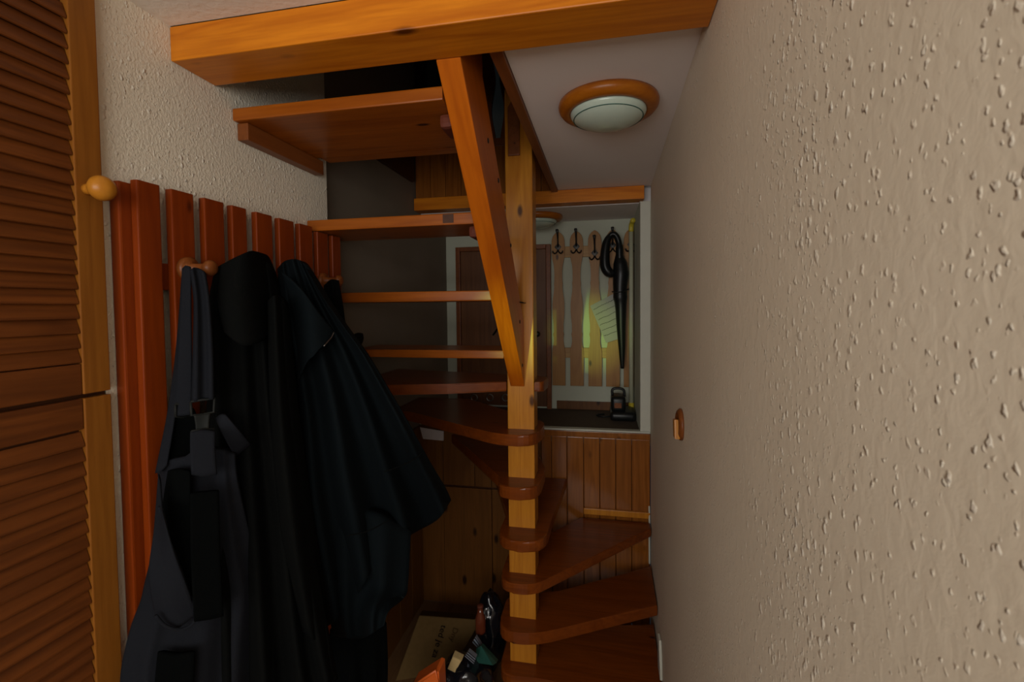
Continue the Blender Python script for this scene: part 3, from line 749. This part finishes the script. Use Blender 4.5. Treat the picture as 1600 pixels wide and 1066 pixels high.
patch('thigh_pocket', [(246, 1020), (275, 1024), (303, 1020)], [(240, 1086), (270, 1088), (300, 1086)], [(246, 1020), (243, 1050), (240, 1086)], [(303, 1020), (302, 1050), (300, 1086)],
      lambda u, v: -.866+.045*u, M['grey_d'], ov, .006, 12, 12)
def frame_px(name, c, X, r, parent, mat):
    pts = [on(0, X(q), *q) for q in c]+[on(0, X(c[0]), *c[0])]
    return tube(name, pts, r, mat, parent, 8)
frame_px('buckle', [(298, 628), (316, 625), (335, 623), (334, 644), (317, 648), (299, 649)], lambda q: -.838+.0007*(q[0]-298), .0028, ov, M['plastic'])
frame_px('buckle', [(274, 632), (286, 631), (298, 630), (298, 650), (286, 652), (274, 651)], lambda q: -.865, .0025, ov, M['plastic'])
patch('clip', [(303, 650), (317, 648), (328, 646)], [(306, 674), (317, 674), (326, 672)], [(303, 650), (305, 662), (306, 674)], [(328, 646), (326, 660), (326, 672)],
      lambda u, v: -.828+.015*u, M['plastic'], ov, .010, 10, 10)
frame_px('buckle', [(299, 674), (316, 671), (334, 670), (334, 676), (316, 678), (299, 680)], lambda q: -.828+.0006*(q[0]-298), .002, ov, M['plastic'])

# ------------------------------------------------------------------ things under the stair
# cardboard box leaning in the corner
cb = empty('cardboard_box', (-.78, 2.2, 0.002), 'brown cardboard box with black printed words under the stair', 'box')
q = [on(1, 2.05, 655, 962), on(1, 2.12, 752, 969), on(1, 1.98, 690, 1075), on(1, 1.90, 612, 1080)]
nrm = np.cross(q[1]-q[0], q[3]-q[0]); nrm /= np.linalg.norm(nrm)
if nrm[1] < 0: nrm = -nrm
bm = bmesh.new(); A = [bm.verts.new(p) for p in q]; B = [bm.verts.new(p+nrm*.14) for p in q]
bm.faces.new(A); bm.faces.new(B[::-1])
for i in range(4): bm.faces.new((A[i], A[(i+1) % 4], B[(i+1) % 4], B[i]))
bmesh.ops.bevel(bm, geom=list(bm.edges), offset=.003, segments=1, affect='EDGES')
finish('carton', bm, M['card'], cb)
def printed(name, text, size, pos, right, up, mat, parent):
    cu = bpy.data.curves.new(name, 'FONT'); cu.body = text; cu.size = size; cu.extrude = .0003
    to = bpy.data.objects.new(name+'_tmp', cu); COL.objects.link(to)
    bpy.context.view_layer.update()
    me = bpy.data.meshes.new_from_object(to.evaluated_get(bpy.context.evaluated_depsgraph_get()))
    bpy.data.objects.remove(to, do_unlink=True)
    r = Vector(right).normalized(); n = r.cross(Vector(up)).normalized(); u = n.cross(r)
    mt = Matrix((r, u, n)).transposed().to_4x4()
    me.transform(mt); me.materials.clear(); me.materials.append(mat)
    return link(name, me, pos, parent)
dn = (q[3]-q[0]); rt = (q[1]-q[0])
# the words run down the carton
printed('printed_words', 'ted je za', .040, q[0]+.40*rt+.10*dn-nrm*.0012, dn+.05*rt, rt, M['ink'], cb)
printed('printed_words', 'Dny', .036, q[0]+.60*rt+.12*dn-nrm*.0012, dn+.05*rt, rt, M['ink_b'], cb)

# crumpled bin bag
def blob(name, c, r, mat, parent, seed, amp=.18, seg=28):
    bm = bmesh.new(); bmesh.ops.create_icosphere(bm, subdivisions=4, radius=1)
    rn = np.random.RandomState(seed); K = rn.normal(size=(14, 3))*3.2; ph = rn.rand(14)*6.28
    for v in bm.verts:
        p = np.array(v.co); s = 1+amp*sum(abs(math.sin(float(k@p)+f))-.6 for k, f in zip(K, ph))/3.5
        v.co = Vector((c[0]+r[0]*p[0]*s, c[1]+r[1]*p[1]*s, max(c[2]-r[2], c[2]+r[2]*p[2]*s)))
    return finish(name, bm, mat, parent, True)
o = blob('bin_bag', (-.575, 1.80, .125), (.12, .12, .12), M['bag'], None, 5, .22)
tag(o, 'shiny crumpled black bin bag beside the newel foot', 'bag')
o = blob('bin_bag', (-.525, 2.07, .19), (.065, .08, .185), M['bag'], None, 9, .2)
tag(o, 'black bag standing upright behind the newel under the treads', 'bag')
p = on(1, 1.80, 715, 1030)
o = prism('sponge', [(on(1, 1.78, *c)[0], on(1, 1.78, *c)[2]) for c in ((703, 1036), (711, 1017), (725, 1024), (718, 1031), (715, 1042))], 1, 1.745, 1.785, M['sponge'], None, .005); tag(o, 'tan sponge lying on the black bag', 'sponge')
p = on(1, 1.86, 756, 1022); 
def packet(name, px, y, mat, stripes, label):
    e = empty(name, on(1, y, *px[3]), label, 'packet')
    sheet('wrapper', px, y, mat, e, .018)
    for k in range(stripes):
        t0, t1 = (k+.25)/stripes, (k+.6)/stripes
        a, b, c, d = lerp(px[0], px[3], t0), lerp(px[1], px[2], t0), lerp(px[1], px[2], t1), lerp(px[0], px[3], t1)
        sheet('stripe', [a, b, c, d], y-.0015, M['ink'], e, .001)
    return e
packet('foil_packet', [(732, 1018), (744, 1028), (740, 1038), (726, 1026)], 1.74, M['foil'], 3, 'striped silver foil packet on the black bag')
packet('foil_packet', [(743, 996), (752, 1010), (749, 1016), (738, 1004)], 1.86, M['foil'], 2, 'small striped silver packet above the green cloth')
bm = bmesh.new()
gp = [(744, 1014), (752, 1010), (776, 1036), (770, 1040), (744, 1036)]
A = [bm.verts.new(on(1, 1.82-.03*(i % 2), *p)) for i, p in enumerate(gp)]; B = [bm.verts.new(v.co+Vector((0, .03, -.01))) for v in A]
bm.faces.new(A); bm.faces.new(B[::-1])
for i in range(5): bm.faces.new((A[i], A[(i+1) % 5], B[(i+1) % 5], B[i]))
o = finish('green_cloth', bm, M['green'], None); tag(o, 'dark green cloth folded over the black bag', 'cloth')
bp_ = on(1, 1.94, 751, 988)
bo = empty('brown_bottle', bp_, 'dark red-brown bottle standing beside the cardboard box', 'bottle')
h0 = on(1, 1.94, 755, 946)[2]-bp_[2]
lathe('glass', [(.022, 0), (.024, .01), (.024, h0*.45), (.021, h0*.6), (.014, h0*.75), (.012, h0*.9)], tuple(bp_), M['bottle'], bo, 'z', 24)
lathe('cap', [(.014, h0*.9), (.014, h0*.985), (.012, h0)], tuple(bp_), M['red'], bo, 'z', 24)
oc = empty('orange_crate', (-.68, 1.64, .002), 'bright orange plastic tub in front of the cardboard box', 'tub')
p1, p2 = on(1, 1.60, 655, 1066), on(1, 1.60, 681, 1049)
prism('tub_body', [(-.76, .003), (-.60, .003), (p2[0]+.012, p2[2]-.004), (p2[0]-.002, p2[2]), (p1[0]-.03, p1[2]-.02)], 1, 1.60, 1.672, M['orange'], oc, .004)
tube('rim', [tuple(on(1, 1.596, 640, 1076)), tuple(on(1, 1.596, 681, 1048.5)), tuple(on(1, 1.596, 687, 1080))], .006, M['orange'], oc, 8)
# white leaflet pinned under the sixth tread
o = sheet('paper_leaflet', [(656, 668), (693, 674), (693, 689), (661, 686)], 2.42, M['paper_w'], None, .004)
tag(o, 'small white paper leaflet tucked under a left winder tread', 'paper')
